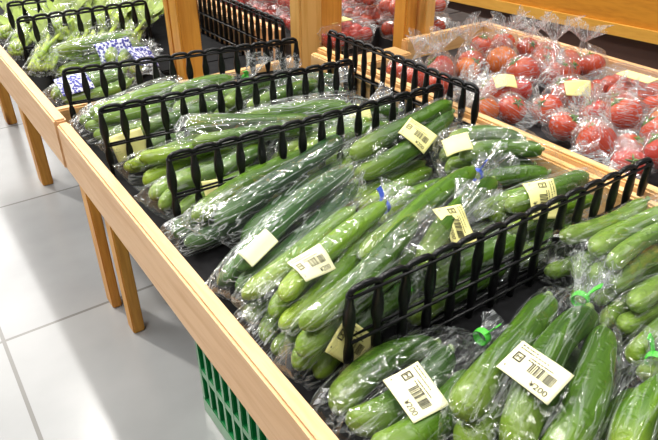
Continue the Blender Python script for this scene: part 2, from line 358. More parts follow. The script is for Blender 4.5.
# green crate under the near table
cr = empty('plastic_crate', V(.9, 1.2, FLOOR)); tag(cr, 'green slatted plastic crate under the front table edge', 'crate')
X0, X1, Y0, Y1, Z0, Z1 = .655, 1.45, .75, 1.865, FLOOR, -1.42
def crate_wall(axis, pos, a0, a1):
    m = MB(); th = .022
    def bx(u0, u1, z0, z1, t=th):
        if axis == 'x': m.lbox((pos - t / 2, u0, z0), (pos + t / 2, u1, z1), .002)
        else: m.lbox((u0, pos - t / 2, z0), (u1, pos + t / 2, z1), .002)
    hh = Z1 - Z0
    for f0, f1, t in ((0, .12, .03), (.30, .36, .024), (.54, .60, .024), (.76, .84, .03), (.93, 1, .05)): bx(a0, a1, Z0 + hh * f0, Z0 + hh * f1, t)
    n = 15
    for i in range(n + 1):
        u = a0 + (a1 - a0 - .03) * i / n; bx(u, u + .03, Z0, Z1, .026)
    return m
for ax, p_, a, b in (('x', X0, Y0, Y1), ('x', X1, Y0, Y1), ('y', Y1, X0, X1), ('y', Y0, X0, X1)):
    adopt(crate_wall(ax, p_, a, b).build('slatted_wall', M_CRATE), cr)
adopt(MB().lbox((X0, Y0, Z0 + .002), (X1, Y1, Z0 + .03), .002).build('bottom', M_CRATE), cr)

# ------------------------------------------------------------------ black fence dividers
def divider(x, y, zb, length, height, direction, label, npick, yaw=0.0):
    hh = height * H; ll = length * H
    root = empty('plastic_divider', V(x, y, zb)); tag(root, label, 'divider', 'black plastic fence dividers')
    root.rotation_euler = (0, 0, math.radians(yaw) + (0 if direction == 'X' else math.pi / 2))
    pitch = ll / (npick - 1)
    prof = [(0, .50), (.06, .44), (.13, .46), (.19, .66), (.26, .82), (.35, .74), (.42, .48), (.50, .46), (.56, .68), (.64, .92), (.74, .88), (.83, .64), (.90, .50), (.945, .50)]
    pm = MB(); n = 8; vv = []; ff = []
    for s_, wd in prof:
        a = .0058 * wd * (1.15); b = .0042 * (0.75 + .25 * wd)
        for k in range(n):
            t = 2 * math.pi * (k + .5) / n
            vv.append((a * np.sign(math.cos(t)) * abs(math.cos(t)) ** .6, b * np.sign(math.sin(t)) * abs(math.sin(t)) ** .6, s_ * hh))
    for i in range(len(prof) - 1):
        for k in range(n): ff.append((i * n + k, i * n + (k + 1) % n, (i + 1) * n + (k + 1) % n, (i + 1) * n + k))
    ff.append(tuple(range(n))); ff.append(tuple((len(prof) - 1) * n + k for k in range(n)))
    first = None
    for i in range(npick):
        if first is None:
            first = mesh_obj('picket', vv, ff, M_BLACK, root); o = first
        else:
            o = first.copy(); COL.objects.link(o); o.parent = root
        o.location = (i * pitch, 0, 0)
    top = MB(); r = .0030
    for i in range(npick - 1):
        x0, x1 = i * pitch, (i + 1) * pitch; zt = hh
        pts = [(x0, 0, hh * .93), (x0 + .001, 0, hh * .965), (x0 + pitch * .2, 0, hh * .992), (x0 + pitch * .5, 0, hh), (x1 - pitch * .2, 0, hh * .992), (x1 - .001, 0, hh * .965), (x1, 0, hh * .93)]
        top.tube(pts, r, 8, up=(0, 1, 0))
    for yy in (-.0036, .0036): top.tube([(0, yy, hh * .935), (ll, yy, hh * .935)], .0017, 6)
    top.build('top_rail', M_BLACK, root, True)
    for nm, f in (('middle_rail', .46), ('lower_rail', .13)):
        m = MB()
        for yy in (-.0040, .0040): m.tube([(0, yy, hh * f), (ll, yy, hh * f)], .0018, 6)
        m.build(nm, M_BLACK, root, True)
    return root
divider(.612, .788, BED, 1.075, .262, 'X', 'nearest black fence divider, right behind the front cucumber bags', 15, -1)
divider(.557, 1.593, BED, 1.07, .262, 'X', 'black fence divider second from the front, behind the main cucumber heap', 15, -1.5)
divider(.510, 2.067, BED, 1.02, .262, 'X', 'black fence divider third from the front, between the middle rows of bags', 15, -4.3)
divider(.520, 2.545, BED, 1.00, .262, 'X', 'black fence divider standing along the wooden board in front of the left post', 15, -9.5)
divider(.545, 3.43, BED, .66, .275, 'X', 'short black fence divider in front of the pale leafy greens', 10)
divider(.575, 3.80, BED, .62, .275, 'X', 'farthest black fence divider, mostly hidden among leafy greens at upper left', 9)
divider(1.650, 1.41, BED, .91, .29, 'Y', 'black fence divider running along the wooden rail before the tomatoes', 15)
divider(1.585, 2.62, BED, 1.45, .28, 'Y', 'fine black fence between the left and middle posts', 24)

# ------------------------------------------------------------------ cucumbers: shared meshes
CUKES = []
def make_cuke(Lh, rh, curve, seed):
    """body along +X from 0 (blossom end) to L (stem end); metres"""
    Ln, r = Lh * H, rh * H; rs = np.random.default_rng(seed); nr, ns = 26, 18
    ph = rs.uniform(0, 6.28); wob = rs.uniform(0, 6.28)
    vv = []; ff = []; sph = []
    def centre(s): return np.array([s * Ln, curve * Ln * (1 - (2 * s - 1) ** 2) + .012 * Ln * math.sin(5 * s + wob), .010 * Ln * math.sin(4 * s + ph)])
    def radius(s):
        a = min(1.0, s / .11); b = min(1.0, (1 - s) / .16)
        return r * math.sqrt(max(0, 1 - (1 - a) ** 2)) * (0.42 + 0.58 * math.sqrt(max(0, 1 - (1 - b) ** 2))) * (1 + .05 * math.sin(7 * s + ph))
    for i in range(nr + 1):
        s = 0.5 - 0.5 * math.cos(math.pi * i / nr); s = min(max(s, .0015), .9985)
        c = centre(s); R0 = radius(s)
        for k in range(ns):
            t = 2 * math.pi * k / ns; rad = R0 * (1 + .022 * math.cos(5 * t + ph) + .02 * math.sin(2 * t + 9 * s + wob))
            vv.append((c[0], c[1] + rad * math.cos(t), c[2] + rad * math.sin(t)))
    for i in range(nr):
        for k in range(ns): ff.append((i * ns + k, i * ns + (k + 1) % ns, (i + 1) * ns + (k + 1) % ns, (i + 1) * ns + k))
    ff.append(tuple(range(ns))); ff.append(tuple(nr * ns + k for k in range(ns)))
    for s in np.linspace(.03, .97, 15): sph.append((*centre(s), radius(s)))
    me = {}
    for key in M_CUKE:
        o = mesh_obj('cucumber', vv, ff, M_CUKE[key]); me[key] = o.data; bpy.data.objects.remove(o)
    c1 = centre(.995)
    o = MB().tube([c1 - np.array([.003, 0, 0]), c1 + np.array([.006, .001, .001]), c1 + np.array([.012, .003, .001])], [.0040 * rh / .031, .0032 * rh / .031, .0036 * rh / .031], 7).build('stem', M_STEM, None, True)
    st_me = o.data; bpy.data.objects.remove(o)
    return dict(mesh=me, stem=st_me, sph=np.array(sph), L=Ln, r=r)
for i in range(5): CUKES.append(make_cuke(.53 + .02 * (i % 3), .0315, (.01, .03, -.02, .045, .02)[i], 40 + i))
PEP = [make_cuke(.40, .026, c, 90 + i) for i, c in enumerate((.07, .045, -.05, .09))]
SETS = dict(std=CUKES, pep=PEP)

# ------------------------------------------------------------------ bag film
PLACED = np.zeros((0, 4))
def snoise(rs, th, ts, nt, scale_t, k):
    out = 0
    for _ in range(nt):
        a = rs.integers(1, k); out = out + np.sin(a * th + rs.uniform(-1, 1) * scale_t * ts + rs.uniform(0, 6.28)) * rs.uniform(.4, 1)
    return out / nt
def film(origin, a, v, w_, sph, parent, neck_len, tail_len, tail_r, base_len, seed, mat, name='bag_film', tail_dir=None, amp=.0022, neck_r=.0055, base_flat=.12, NPH=56, soft=.012, off=.0024):
    """one continuous clear film stretched round the spheres (world metres), gathered at the neck, flaring into a tail.
    a: axis base->neck, v/w_: cross directions. Mesh is stored in local axes (x=axis)."""
    rs = np.random.default_rng(seed)
    P = sph[:, :3] - origin; T = P @ a; A = P @ v; B = P @ w_; R = sph[:, 3]
    t0, t1 = (T - R).min(), (T + R).max()
    NS = 40; ts = np.linspace(t0 - .001, t1 + .001, NS)
    phi = np.linspace(0, 2 * np.pi, NPH, endpoint=False); D = np.stack([np.cos(phi), np.sin(phi)])
    cA, cB = A.mean(), B.mean()
    sup = np.full((NS, NPH), .002)
    for i, t in enumerate(ts):
        d = np.abs(T - t); q = np.maximum(d - soft, 0)
        msk = q < R
        if msk.any():
            rr_ = np.sqrt(R[msk] ** 2 - q[msk] ** 2)
            pr = (np.outer(A[msk] - cA, D[0]) + np.outer(B[msk] - cB, D[1])) + rr_[:, None]
            sup[i] = np.maximum(pr.max(0), .002)
    ker = np.array([1, 2, 3, 2, 1.]); ker /= ker.sum()
    sp = np.pad(sup, ((2, 2), (0, 0)), 'edge'); sm = sum(ker[j] * sp[j:j + NS] for j in range(5))
    sup = np.maximum(sup * .97, sm)
    # convex outline from the support function
    dif = phi[None, :] - phi[:, None]; cs = np.cos(dif)          # [dir, angle]
    rho = np.zeros((NS, NPH))
    for i in range(NS):
        q = np.where(cs > .05, sup[i][:, None] / np.maximum(cs, .05), 1e9); rho[i] = q.min(0)
    TH, TS = np.meshgrid(phi, ts)
    wr = snoise(rs, TH, TS, 9, 30, 9) * amp * .9 + np.abs(snoise(rs, TH, TS, 10, 34, 22)) * amp * 2.3
    rho = rho + off + np.maximum(wr, -off * .6)
    rings = []; last = rho[-1]
    # base: the flat sealed end
    for j in range(5):
        f = j / 4.0; s_ = 1 - f; b = rho[0]
        rad = b * (1 - .12 * s_); y = cA + rad * np.cos(phi); z = cB + rad * np.sin(phi) * (base_flat + (1 - base_flat) * f) - (1 - f) * .15 * rad.max() * 0
        wv = .0018 * np.sin(3 * y / .01 + seed) * s_
        rings.append(np.stack([np.full(NPH, ts[0] - base_len * s_), y, z + wv], 1))
    for i in range(1, NS): rings.append(np.stack([np.full(NPH, ts[i]), cA + rho[i] * np.cos(phi), cB + rho[i] * np.sin(phi)], 1))
    NN = 12; p1 = rs.uniform(0, 6.28); pl = rs.integers(7, 10)
    for j in range(1, NN + 1):
        f = j / NN; e = f * f * (3 - 2 * f)
        rad = last * (1 - e) + neck_r * e
        pleat = 1 + (.10 + .16 * f) * np.sin(pl * phi + p1) * math.sin(math.pi * min(1, f * .9 + .08)) + .08 * np.sin((pl + 5) * phi - p1) * math.sin(math.pi * f)
        rings.append(np.stack([np.full(NPH, ts[-1] + neck_len * f), cA + rad * pleat * np.cos(phi), cB + rad * pleat * np.sin(phi)], 1))
    neck = np.array([ts[-1] + neck_len, cA, cB])
    td = np.array([1, 0, 0.]) if tail_dir is None else _n(np.array([tail_dir @ a, tail_dir @ v, tail_dir @ w_]))
    b1 = _n(np.array([0, 1, 0]) - td * td[1]) if abs(td[1]) < .9 else _n(np.array([0, 0, 1]) - td * td[2]); b2 = np.cross(td, b1)
    NT = 13; p2 = rs.uniform(0, 6.28)
    for j in range(1, NT + 1):
        f = j / NT; rad = neck_r + (tail_r - neck_r) * f ** .75
        c = neck + (td * f + np.array([1, 0, 0]) * .25 * f * (1 - f)) * tail_len
        pleat = 1 + .42 * np.sin(4 * phi + p2 + 1.5 * f) * f + .30 * np.sin(7 * phi - p2) * f + .16 * np.sin(11 * phi + 2 * p2) * f
        ln = (1 + .16 * np.sin(3 * phi + p2) * f)
        q = c[None, :] + rad * pleat[:, None] * (np.cos(phi)[:, None] * b1 + .62 * np.sin(phi)[:, None] * b2) + td[None, :] * ((ln - 1) * tail_len)[:, None]
        rings.append(q)
    vv = np.concatenate(rings); nr = len(rings); ff = []
    for i in range(nr - 1):
        for k in range(NPH): ff.append((i * NPH + k, i * NPH + (k + 1) % NPH, (i + 1) * NPH + (k + 1) % NPH, (i + 1) * NPH + k))
    ff.append(tuple(range(NPH)))
    mw = Matrix(((a[0], v[0], w_[0], origin[0]), (a[1], v[1], w_[1], origin[1]), (a[2], v[2], w_[2], origin[2]), (0, 0, 0, 1)))
    o = mesh_obj(name, vv, ff, mat, None, True, mw); adopt(o, parent)
    o.data.materials.append(M_TAIL); o.data.polygons.foreach_set('material_index', [1 if (nr - NT - 2) <= i // NPH < nr - 1 else 0 for i in range(len(ff))])   # gathered film is doubled and whiter
    nw = np.array(origin) + a * neck[0] + v * neck[1] + w_ * neck[2]
    ww = vv @ np.stack([a, v, w_]) + np.array(origin)
    bvh = BVHTree.FromPolygons([tuple(q) for q in ww], [f for f in ff if len(f) == 4])
    return o, nw, bvh, ww, td[0] * a + td[1] * v + td[2] * w_

def tie(parent, p, axis, mat, seed):
    """a little band round the neck with a flat tab"""
    rs = np.random.default_rng(seed); a = _n(np.array(axis)); u = _n(np.cross(a, (0, 0, 1.)) + 1e-4); ww = np.cross(u, a)
    m = MB(); rad = .0078; n = 18
    pts = [np.array(p) + rad * (math.cos(2 * math.pi * k / n) * u + math.sin(2 * math.pi * k / n) * ww) for k in range(n + 1)]
    m.tube(pts, .0042, 8, cap=False, flat=.35, up=a)
    d = _n(u * rs.uniform(-.6, .6) + ww * rs.uniform(.6, 1) + a * rs.uniform(-.5, .5)); e = _n(np.cross(d, a))
    c0 = np.array(p) + d * rad
    q = []
    for i in range(6):
        f = i / 5; c = c0 + d * .017 * f + a * .004 * math.sin(3 * f)
        for s1, s2 in ((-1, -1), (1, -1), (1, 1), (-1, 1)): q.append(c + a * .0046 * s1 + e * .0006 * s2)
    ff = []
    for i in range(5):
        for k in range(4): ff.append((i * 4 + k, i * 4 + (k + 1) % 4, i * 4 + 4 + (k + 1) % 4, i * 4 + 4 + k))
    ff += [(0, 1, 2, 3), (20, 21, 22, 23)]
    m.add(q, ff); adopt(m.build('tape_tie', mat, None, False), parent)

CAMP = np.array(V(0, 0, 0))
FC = bpy.data.curves.new('t', 'FONT'); FC.body = '\u00a5200'; FC.size = 1.0
_fo = bpy.data.objects.new('t', FC); COL.objects.link(_fo); bpy.context.view_layer.update()
_me = bpy.data.meshes.new_from_object(_fo.evaluated_get(bpy.context.evaluated_depsgraph_get()))
PRICE = ([q.co[:2] for q in _me.vertices], [tuple(f.vertices) for f in _me.polygons]); bpy.data.objects.remove(_fo)
_pv = np.array(PRICE[0]); PRICE_W = _pv[:, 0].max() - _pv[:, 0].min(); PRICE_X0 = _pv[:, 0].min()

def label(parent, bvh, bl, bx, by, wd=.047, ht=.036, mat=M_LABEL, printing=True, name='price_label', lift=.0018, conform=.75, seed=0, pts=None):
    """stick a label on the film: bl = pixel of its first corner, bx / by = pixels its long / short edge head for"""
    cpx = ((bx[0] + by[0]) / 2, (bx[1] + by[1]) / 2)
    d = Vector(ray(*cpx)).normalized(); hit, nrm, _, _ = bvh.ray_cast(Vector(CAMP), d)
    if hit is None and pts is not None:
        # the fruit has settled away from this line of sight: stick it on the nearest visible bit of film
        rel = (pts - CAMP) @ RM; pix = np.stack([rel[:, 0] / rel[:, 2] * FPX + CX, rel[:, 1] / rel[:, 2] * FPX + CY], 1); cen = pix.mean(0)
        q = pix[np.argmin(((pix - np.array(cpx)) ** 2).sum(1))]; q = q + (cen - q) / np.linalg.norm(cen - q) * 12
        sh = (q[0] - cpx[0], q[1] - cpx[1]); print('label moved', parent.get('label'), [round(float(t)) for t in sh])
        bl, bx, by = [(t[0] + sh[0], t[1] + sh[1]) for t in (bl, bx, by)]; cpx = tuple(q)
        d = Vector(ray(*cpx)).normalized(); hit, nrm, _, _ = bvh.ray_cast(Vector(CAMP), d)
    if hit is None:
        hit, nrm, _, _ = bvh.find_nearest(Vector(CAMP) + d * (.62))
    if nrm.dot(d) > 0: nrm = -nrm
    # soften the normal with its neighbours
    acc = nrm.copy()
    for px, py in ((bl[0], bl[1]), bx, by, (bx[0] + by[0] - bl[0], bx[1] + by[1] - bl[1])):
        h2, n2, _, _ = bvh.ray_cast(Vector(CAMP), Vector(ray(px, py)).normalized())
        if n2 is not None:
            if n2.dot(d) > 0: n2 = -n2
            if (h2 - hit).length < .06: acc += n2
    nrm = (acc.normalized() + Vector((0, 0, .45)) - d * .45).normalized()
    def onplane(q):
        r = Vector(ray(*q)).normalized(); return Vector(CAMP) + r * ((hit - Vector(CAMP)).dot(nrm) / r.dot(nrm))
    ex = (onplane(bx) - onplane(bl)); ex = (ex - nrm * ex.dot(nrm)).normalized(); ey = nrm.cross(ex)
    if (onplane(by) - onplane(bl)).dot(ey) < 0: ey = -ey
    GX, GY = 10, 8; off = np.zeros((GY + 1, GX + 1))
    for j in range(GY + 1):
        for i in range(GX + 1):
            p = hit + ex * (i / GX - .5) * wd + ey * (j / GY - .5) * ht + nrm * .03
            h2, _, _, dist = bvh.ray_cast(p, -nrm, .07)
            off[j, i] = (.03 - dist) if h2 is not None else np.nan
    off = np.where(np.isnan(off), np.nanmin(off) if not np.isnan(off).all() else 0, off)
    for _ in range(6):
        pd = np.pad(off, 1, 'edge'); off = np.maximum(off * .3 + .7 * (pd[:-2, 1:-1] + pd[2:, 1:-1] + pd[1:-1, :-2] + pd[1:-1, 2:]) / 4, off - .0025)
    off = np.clip(off * conform, -.014, .014)
    rs = np.random.default_rng(seed + 3); c1, c2 = rs.uniform(.001, .004), rs.uniform(0, .003)
    def pos(u, v, k):
        fi, fj = min(max(u, 0), 1) * GX, min(max(v, 0), 1) * GY; i, j = min(int(fi), GX - 1), min(int(fj), GY - 1); a, b = fi - i, fj - j
        o = off[j, i] * (1 - a) * (1 - b) + off[j, i + 1] * a * (1 - b) + off[j + 1, i] * (1 - a) * b + off[j + 1, i + 1] * a * b
        o += c1 * u * u * v + c2 * (1 - u) * v * v
        return hit + ex * (u - .5) * wd + ey * (v - .5) * ht + nrm * (o + lift + k)
    vv = []; ff = []; NX, NY = 14, 10; W = NX + 1
    for k in (0, .0004):
        for j in range(NY + 1):
            for i in range(NX + 1): vv.append(pos(i / NX, j / NY, k))
    B0 = W * (NY + 1)
    for j in range(NY):
        for i in range(NX):
            q = (j * W + i, j * W + i + 1, (j + 1) * W + i + 1, (j + 1) * W + i); ff.append(q); ff.append(tuple(B0 + t for t in reversed(q)))
    edge = [i for i in range(NX)] + [j * W + NX for j in range(NY)] + [NY * W + i for i in range(NX, 0, -1)] + [j * W for j in range(NY, 0, -1)]
    for t in range(len(edge)): a, b = edge[t], edge[(t + 1) % len(edge)]; ff.append((a, b, B0 + b, B0 + a))
    lo = mesh_obj(name, vv, ff, mat, None, True); adopt(lo, parent)
    lo['label'] = 'blue printed panel of the film' if mat is M_PRINT else 'yellow price sticker printed in black'
    if not printing: return lo
    def ink(nm, rects, extra=None):
        m = MB()
        for (u0, v0, u1, v1) in rects:
            nu = max(1, int(abs(u1 - u0) / .08)); q = []
            for t in range(nu + 1):
                u = u0 + (u1 - u0) * t / nu; q += [pos(u, v0, .0008), pos(u, v1, .0008)]
            m.add(q, [(2 * t, 2 * t + 2, 2 * t + 3, 2 * t + 1) for t in range(nu)])
        if extra: m.add([pos(u, v, .0008) for u, v in extra[0]], extra[1])
        o = m.build(nm, M_INK, None, True); o.parent = lo
    rb = np.random.default_rng(7); bars = []; u = .40
    while u < .86:
        wv = rb.choice([.008, .014, .020]); bars.append((u, .36, u + wv, .64)); u += wv + rb.choice([.010, .014, .020])
    ink('barcode', bars)
    sz = .33 / PRICE_W * 1.0; asp = wd / ht
    pts = [(.56 + (x - PRICE_X0) * sz, .09 + y * sz * asp) for x, y in PRICE[0]]
    ink('price', [], (pts, PRICE[1]))
    # certification style mark: rounded frame with strokes
    mk = [(.075, .44, .095, .70), (.205, .44, .225, .70), (.075, .44, .225, .475), (.075, .665, .225, .70), (.11, .50, .125, .64), (.11, .56, .19, .59), (.175, .50, .19, .64)]
    ink('mark', mk)
    ln = []
    for k, (u0, u1) in enumerate(((.06, .40), (.06, .62), (.30, .74), (.30, .66))):
        vv_ = .90 - .085 * k if k < 2 else .80 - .075 * (k - 1) - .02
        t = u0
        while t < u1: q = rb.uniform(.018, .05); ln.append((t, vv_, min(u1, t + q), vv_ + .030)); t += q + rb.uniform(.01, .03)
    ln.append((.06, .16, .085, .20))
    ink('small_print', ln)
    return lo

RANK = {1: ['single'], 2: ['left', 'right'], 3: ['leftmost', 'middle', 'rightmost'], 4: ['leftmost', 'second from left', 'third from left', 'rightmost'],
        5: ['leftmost', 'second from left', 'middle', 'second from right', 'rightmost'],
        6: ['leftmost', 'second from left', 'third from left', 'third from right', 'second from right', 'rightmost'],
        7: ['leftmost', 'second from left', 'third from left', 'middle', 'third from right', 'second from right', 'rightmost']}
LAY = {1: [(0, 0)], 2: [(-.5, 0), (.5, 0)], 3: [(-1, 0), (0, .1), (1, 0)], 4: [(-1, 0), (0, 0), (1, 0), (-.45, .95)], 5: [(-1, 0), (0, 0), (1, 0), (-.5, .95), (.5, .95)],
       6: [(-1.5, 0), (-.5, 0), (.5, 0), (1.5, 0), (-.6, .95), (.5, .95)], 7: [(-1.5, 0), (-.5, 0), (.5, 0), (1.5, 0), (-1, .95), (0, .95), (1, .95)]}
BAGS = []; FRUIT = []
SEC = {'front': (-9, .788), 'heap': (.788, 1.593), 'row2': (1.593, 2.067), 'row3': (2.067, 2.54), 'row4': (2.70, 3.43)}
def bag(desc, sec, base, tip, zb, zt, n, r=.031, kind='std', skin='mid', labels=(), tiem=None, neck_len=.09, tail=(.14, .05), seed=0, film_m=None,
        veg='cucumber', tail_up=.15, spread=1.0, amp=.0022, slack=1.0, xmax=1.63, mix=None):
    """base / tip: pixels of the two ends of the fruit in the bag at heights zb / zt (layout units). Collected here, settled and built below."""
    rs = np.random.default_rng(seed + 100); b = onz(*base, zb); k = onz(*tip, zt); ln = np.linalg.norm(k - b)
    a = _n(k - b); v = _n(np.cross((0, 0, 1.), a)); w_ = np.cross(a, v); st_ = SETS[kind]
    B = dict(desc=desc, a=a, v=v, w=w_, labels=labels, tiem=tiem, neck_len=neck_len, tail=tail, seed=seed, film=film_m or M_FILM, veg=veg, tail_up=tail_up, amp=amp, fruit=[], n=n)
    for i in range(n):
        c = st_[rs.integers(len(st_))]; cl = c['L'] / H; cr = c['r'] / H
        sx = min(1.35, max(.55, ln / cl * rs.uniform(.93, 1.0))); sr = r / cr * rs.uniform(.94, 1.05)
        ov, ow = LAY[n][i]; yaw = rs.uniform(-.05, .05) + (-.03 * ov); roll = rs.uniform(-.6, .6) if kind == 'std' else rs.uniform(-1.2, 1.2)
        ax = a * math.cos(yaw) + v * math.sin(yaw); vx = -a * math.sin(yaw) + v * math.cos(yaw)
        by = vx * math.cos(roll) + w_ * math.sin(roll); bz = -vx * math.sin(roll) + w_ * math.cos(roll)
        sh = (ln - cl * sx) * rs.uniform(0, 1)
        o = b + a * (sh + (.02 if ow > .5 else 0)) + v * ov * r * 2.04 * spread + w_ * ow * r * 1.8
        q = c['sph'] * np.array([sx, sr, sr, sr]); M_ = np.stack([ax * sx, by * sr, bz * sr], 1)
        R_ = np.stack([ax, by, bz], 1); p = q[:, :3] @ R_.T + np.array(V(*o))
        F = dict(c=c, M=M_, o=np.array(V(*o)), P=p, P0=p.copy(), R=q[:, 3], s=c['sph'][:, 0] / c['L'], skin=(mix or [skin])[i % len(mix or [skin])], bag=len(BAGS), sec=sec, xmax=xmax, d0=np.zeros(3), d1=np.zeros(3))
        B['fruit'].append(F); FRUIT.append(F)
    BAGS.append(B)

def settle(iters=240):
    """push the fruit apart until nothing interpenetrates, staying close to where each lies"""
    nf = len(FRUIT); ns = len(FRUIT[0]['R'])
    P = np.stack([f['P'] for f in FRUIT]); P0 = P.copy(); R = np.stack([f['R'] for f in FRUIT]); sc = np.stack([f['s'] for f in FRUIT])
    bagid = np.array([f['bag'] for f in FRUIT]); secs = np.array([[SEC[f['sec']][0], SEC[f['sec']][1]] for f in FRUIT]) * H
    xm = np.array([f['xmax'] for f in FRUIT]) * H
    d0 = np.zeros((nf, 3)); d1 = np.zeros((nf, 3)); fid = np.repeat(np.arange(nf), ns)
    zbed = (BED - FLOOR) * H + .004
    for it in range(iters):
        Pf = P.reshape(-1, 3); Rf = R.reshape(-1)
        push = np.zeros_like(Pf); cnt = np.zeros(len(Pf))
        if it % 10 == 0:
            dd = ((Pf[:, None, :] - Pf[None, :, :]) ** 2).sum(-1); near = (dd < (Rf[:, None] + Rf[None, :] + .022) ** 2) & (fid[:, None] != fid[None, :])
            ci, cj = np.nonzero(near); gp = np.where(bagid[fid[ci]] == bagid[fid[cj]], .0004, .0042)
        df_ = Pf[ci] - Pf[cj]; d = np.sqrt((df_ ** 2).sum(-1)) + 1e-6; pen = Rf[ci] + Rf[cj] + gp - d; hit_ = pen > 0
        ii, jj = ci[hit_], cj[hit_]
        if len(ii):
            pn = pen[hit_]; nv = df_[hit_] / d[hit_][:, None]; nv[:, 2] += np.where(P0.reshape(-1, 3)[ii, 2] > P0.reshape(-1, 3)[jj, 2], .25, -.25); nv /= np.linalg.norm(nv, axis=1)[:, None]
            np.add.at(push, ii, nv * (pn * .5)[:, None]); np.add.at(cnt, ii, 1)
        low = zbed + Rf - Pf[:, 2]; m = low > 0; push[m, 2] += low[m] * 2; cnt[m] += 1
        lo = np.repeat(secs[:, 0], ns) + .006 + Rf - Pf[:, 1]; m = lo > 0; push[m, 1] += lo[m]; cnt[m] += 1
        hi = Pf[:, 1] - (np.repeat(secs[:, 1], ns) - .006 - Rf); m = hi > 0; push[m, 1] -= hi[m]; cnt[m] += 1
        lo = .485 * H + .004 + Rf - Pf[:, 0]; m = (lo > 0); push[m, 0] += lo[m]; cnt[m] += 1
        hi = Pf[:, 0] - (np.repeat(xm, ns) - .004 - Rf); m = hi > 0; push[m, 0] -= hi[m]; cnt[m] += 1
        push = push / np.maximum(cnt, 1)[:, None]; push = push.reshape(nf, ns, 3); act = (cnt.reshape(nf, ns) > 0).astype(float)
        wa = (1 - sc) * act; wb = sc * act
        e0 = (push * wa[..., None]).sum(1) / np.maximum(wa.sum(1), .6)[:, None]; e1 = (push * wb[..., None]).sum(1) / np.maximum(wb.sum(1), .6)[:, None]
        d0 += e0 * 1.1; d1 += e1 * 1.1
        pull = .03 if it < iters * .6 else 0.0
        d0 *= (1 - pull); d1 *= (1 - pull)
        if it < iters * .6: d0[:, 2] -= .0004; d1[:, 2] -= .0004
        P = P0 + d0[:, None, :] * (1 - sc)[..., None] + d1[:, None, :] * sc[..., None]
    for i, f in enumerate(FRUIT): f['P'] = P[i]; f['d0'] = d0[i]; f['d1'] = d1[i]
    print('settle: worst remaining overlap mm', round(float(pen.max() * 1000), 2), 'mean shift mm', round(float(np.abs(P - P0).mean() * 1000), 2))

def build_bags():
    for B in BAGS:
        fr = B['fruit']; seed = B['seed']; veg = B['veg']; n = B['n']
        A_ = np.concatenate([np.concatenate([f['P'], f['R'][:, None]], 1) for f in fr])
        c0 = np.mean([f['P'][0] for f in fr], 0); c1 = np.mean([f['P'][-1] for f in fr], 0)
        a = _n(c1 - c0); v = _n(np.cross((0, 0, 1.), a)); w_ = np.cross(a, v)
        root = empty('bag', tuple(A_[:, :3].mean(0) - np.array([0, 0, .02]))); tag(root, f"clear bag of {n} {veg}s, {B['desc']}", 'bag', 'clear plastic vegetable bags')
        order = []
        for f in fr:
            o = bpy.data.objects.new(veg.replace(' ', '_'), f['c']['mesh'][f['skin']]); COL.objects.link(o)
            M_ = f['M'].copy(); M_[:, 0] += (f['d1'] - f['d0']) / f['c']['L']; pw = f['o'] + f['d0']
            o.matrix_world = Matrix(((*M_[0], pw[0]), (*M_[1], pw[1]), (*M_[2], pw[2]), (0, 0, 0, 1)))
            s_ = bpy.data.objects.new('stem', f['c']['stem']); COL.objects.link(s_); s_.parent = o
            order.append((topx((f['P'][7] - CAMP) / H)[0], o))
        order.sort(key=lambda e: e[0])
        for (_, o), rk in zip(order, RANK[n]): tag(o, f"{rk} {veg} in the bag {B['desc']}", 'vegetable', 'bagged ' + veg + 's')
        td = _n(a * 1.0 + np.array([0, 0, B['tail_up']]))
        fo_, nw, bvh, ww, tdw = film(c0, a, v, w_, A_, root, B['neck_len'] * H * .85, B['tail'][0] * H, B['tail'][1] * H, .026 * H, seed + 7, B['film'], tail_dir=td, amp=B['amp'])
        if B['tiem']: tie(root, nw, a, B['tiem'], seed)
        for kw in B['labels']: label(root, bvh, seed=seed, pts=ww[:45 * 56], **kw)
        print('bag', B['desc'][:36].ljust(36), 'neck px', [round(float(t)) for t in topx((nw - CAMP) / H)], 'top z', round(float((A_[:, 2] + A_[:, 3]).max() / H + FLOOR), 3))

LB = lambda bl, bx, by, **k: dict(bl=bl, bx=bx, by=by, **k)
#BAGS
# --- main heap between the first and second divider (lower ones first)
bag('flat on the tray behind the pale far cucumbers', 'heap', (172, 236), (262, 190), -1.02, -1.02, 2, .030, skin='deep', seed=33, film_m=M_FILMH, tail=(.08, .04))
bag('pressed against the long fence, half hidden', 'heap', (360, 212), (440, 172), -1.02, -1.02, 3, .029, seed=30, tail=(.10, .05), skin='bright')
bag('at the front edge of the heap by the board', 'heap', (252, 336), (318, 282), -1.02, -1.02, 3, .026, seed=31, tail=(.1, .04), film_m=M_FILMH)
bag('just behind the middle of the nearest divider', 'heap', (400, 316), (500, 258), -1.02, -1.02, 4, .030, seed=32, tail=(.12, .05))
bag('low behind the right end of nearest divider', 'heap', (505, 258), (580, 225), -1.02, -1.02, 3, .030, seed=34, tail=(.08, .05), film_m=M_FILMH)
bag('lying along the second divider, long and dark', 'heap', (200, 222), (325, 138), -.97, -.94, 3, .033, skin='deep', seed=1, film_m=M_FILMH, tail=(.10, .045), mix=['deep', 'deep', 'mid'])
bag('third from the left, with a narrow pale label', 'heap', (222, 283), (348, 180), -.96, -.93, 4, .031, skin='deep', labels=[LB((243, 256), (268, 232), (249, 264), mat=M_LABELP, printing=False, wd=.044, ht=.020)], tail=(.10, .05), seed=2, film_m=M_FILMH)
bag('with a cream label, holding the brightest fruit', 'heap', (262, 320), (374, 222), -.96, -.95, 4, .027, labels=[LB((302, 276), (331, 259), (294, 268), mat=M_LABELP, wd=.042, ht=.030)], tiem=M_TIEB, seed=3, tail=(.10, .045), mix=['bright', 'mid', 'bright', 'bright'])
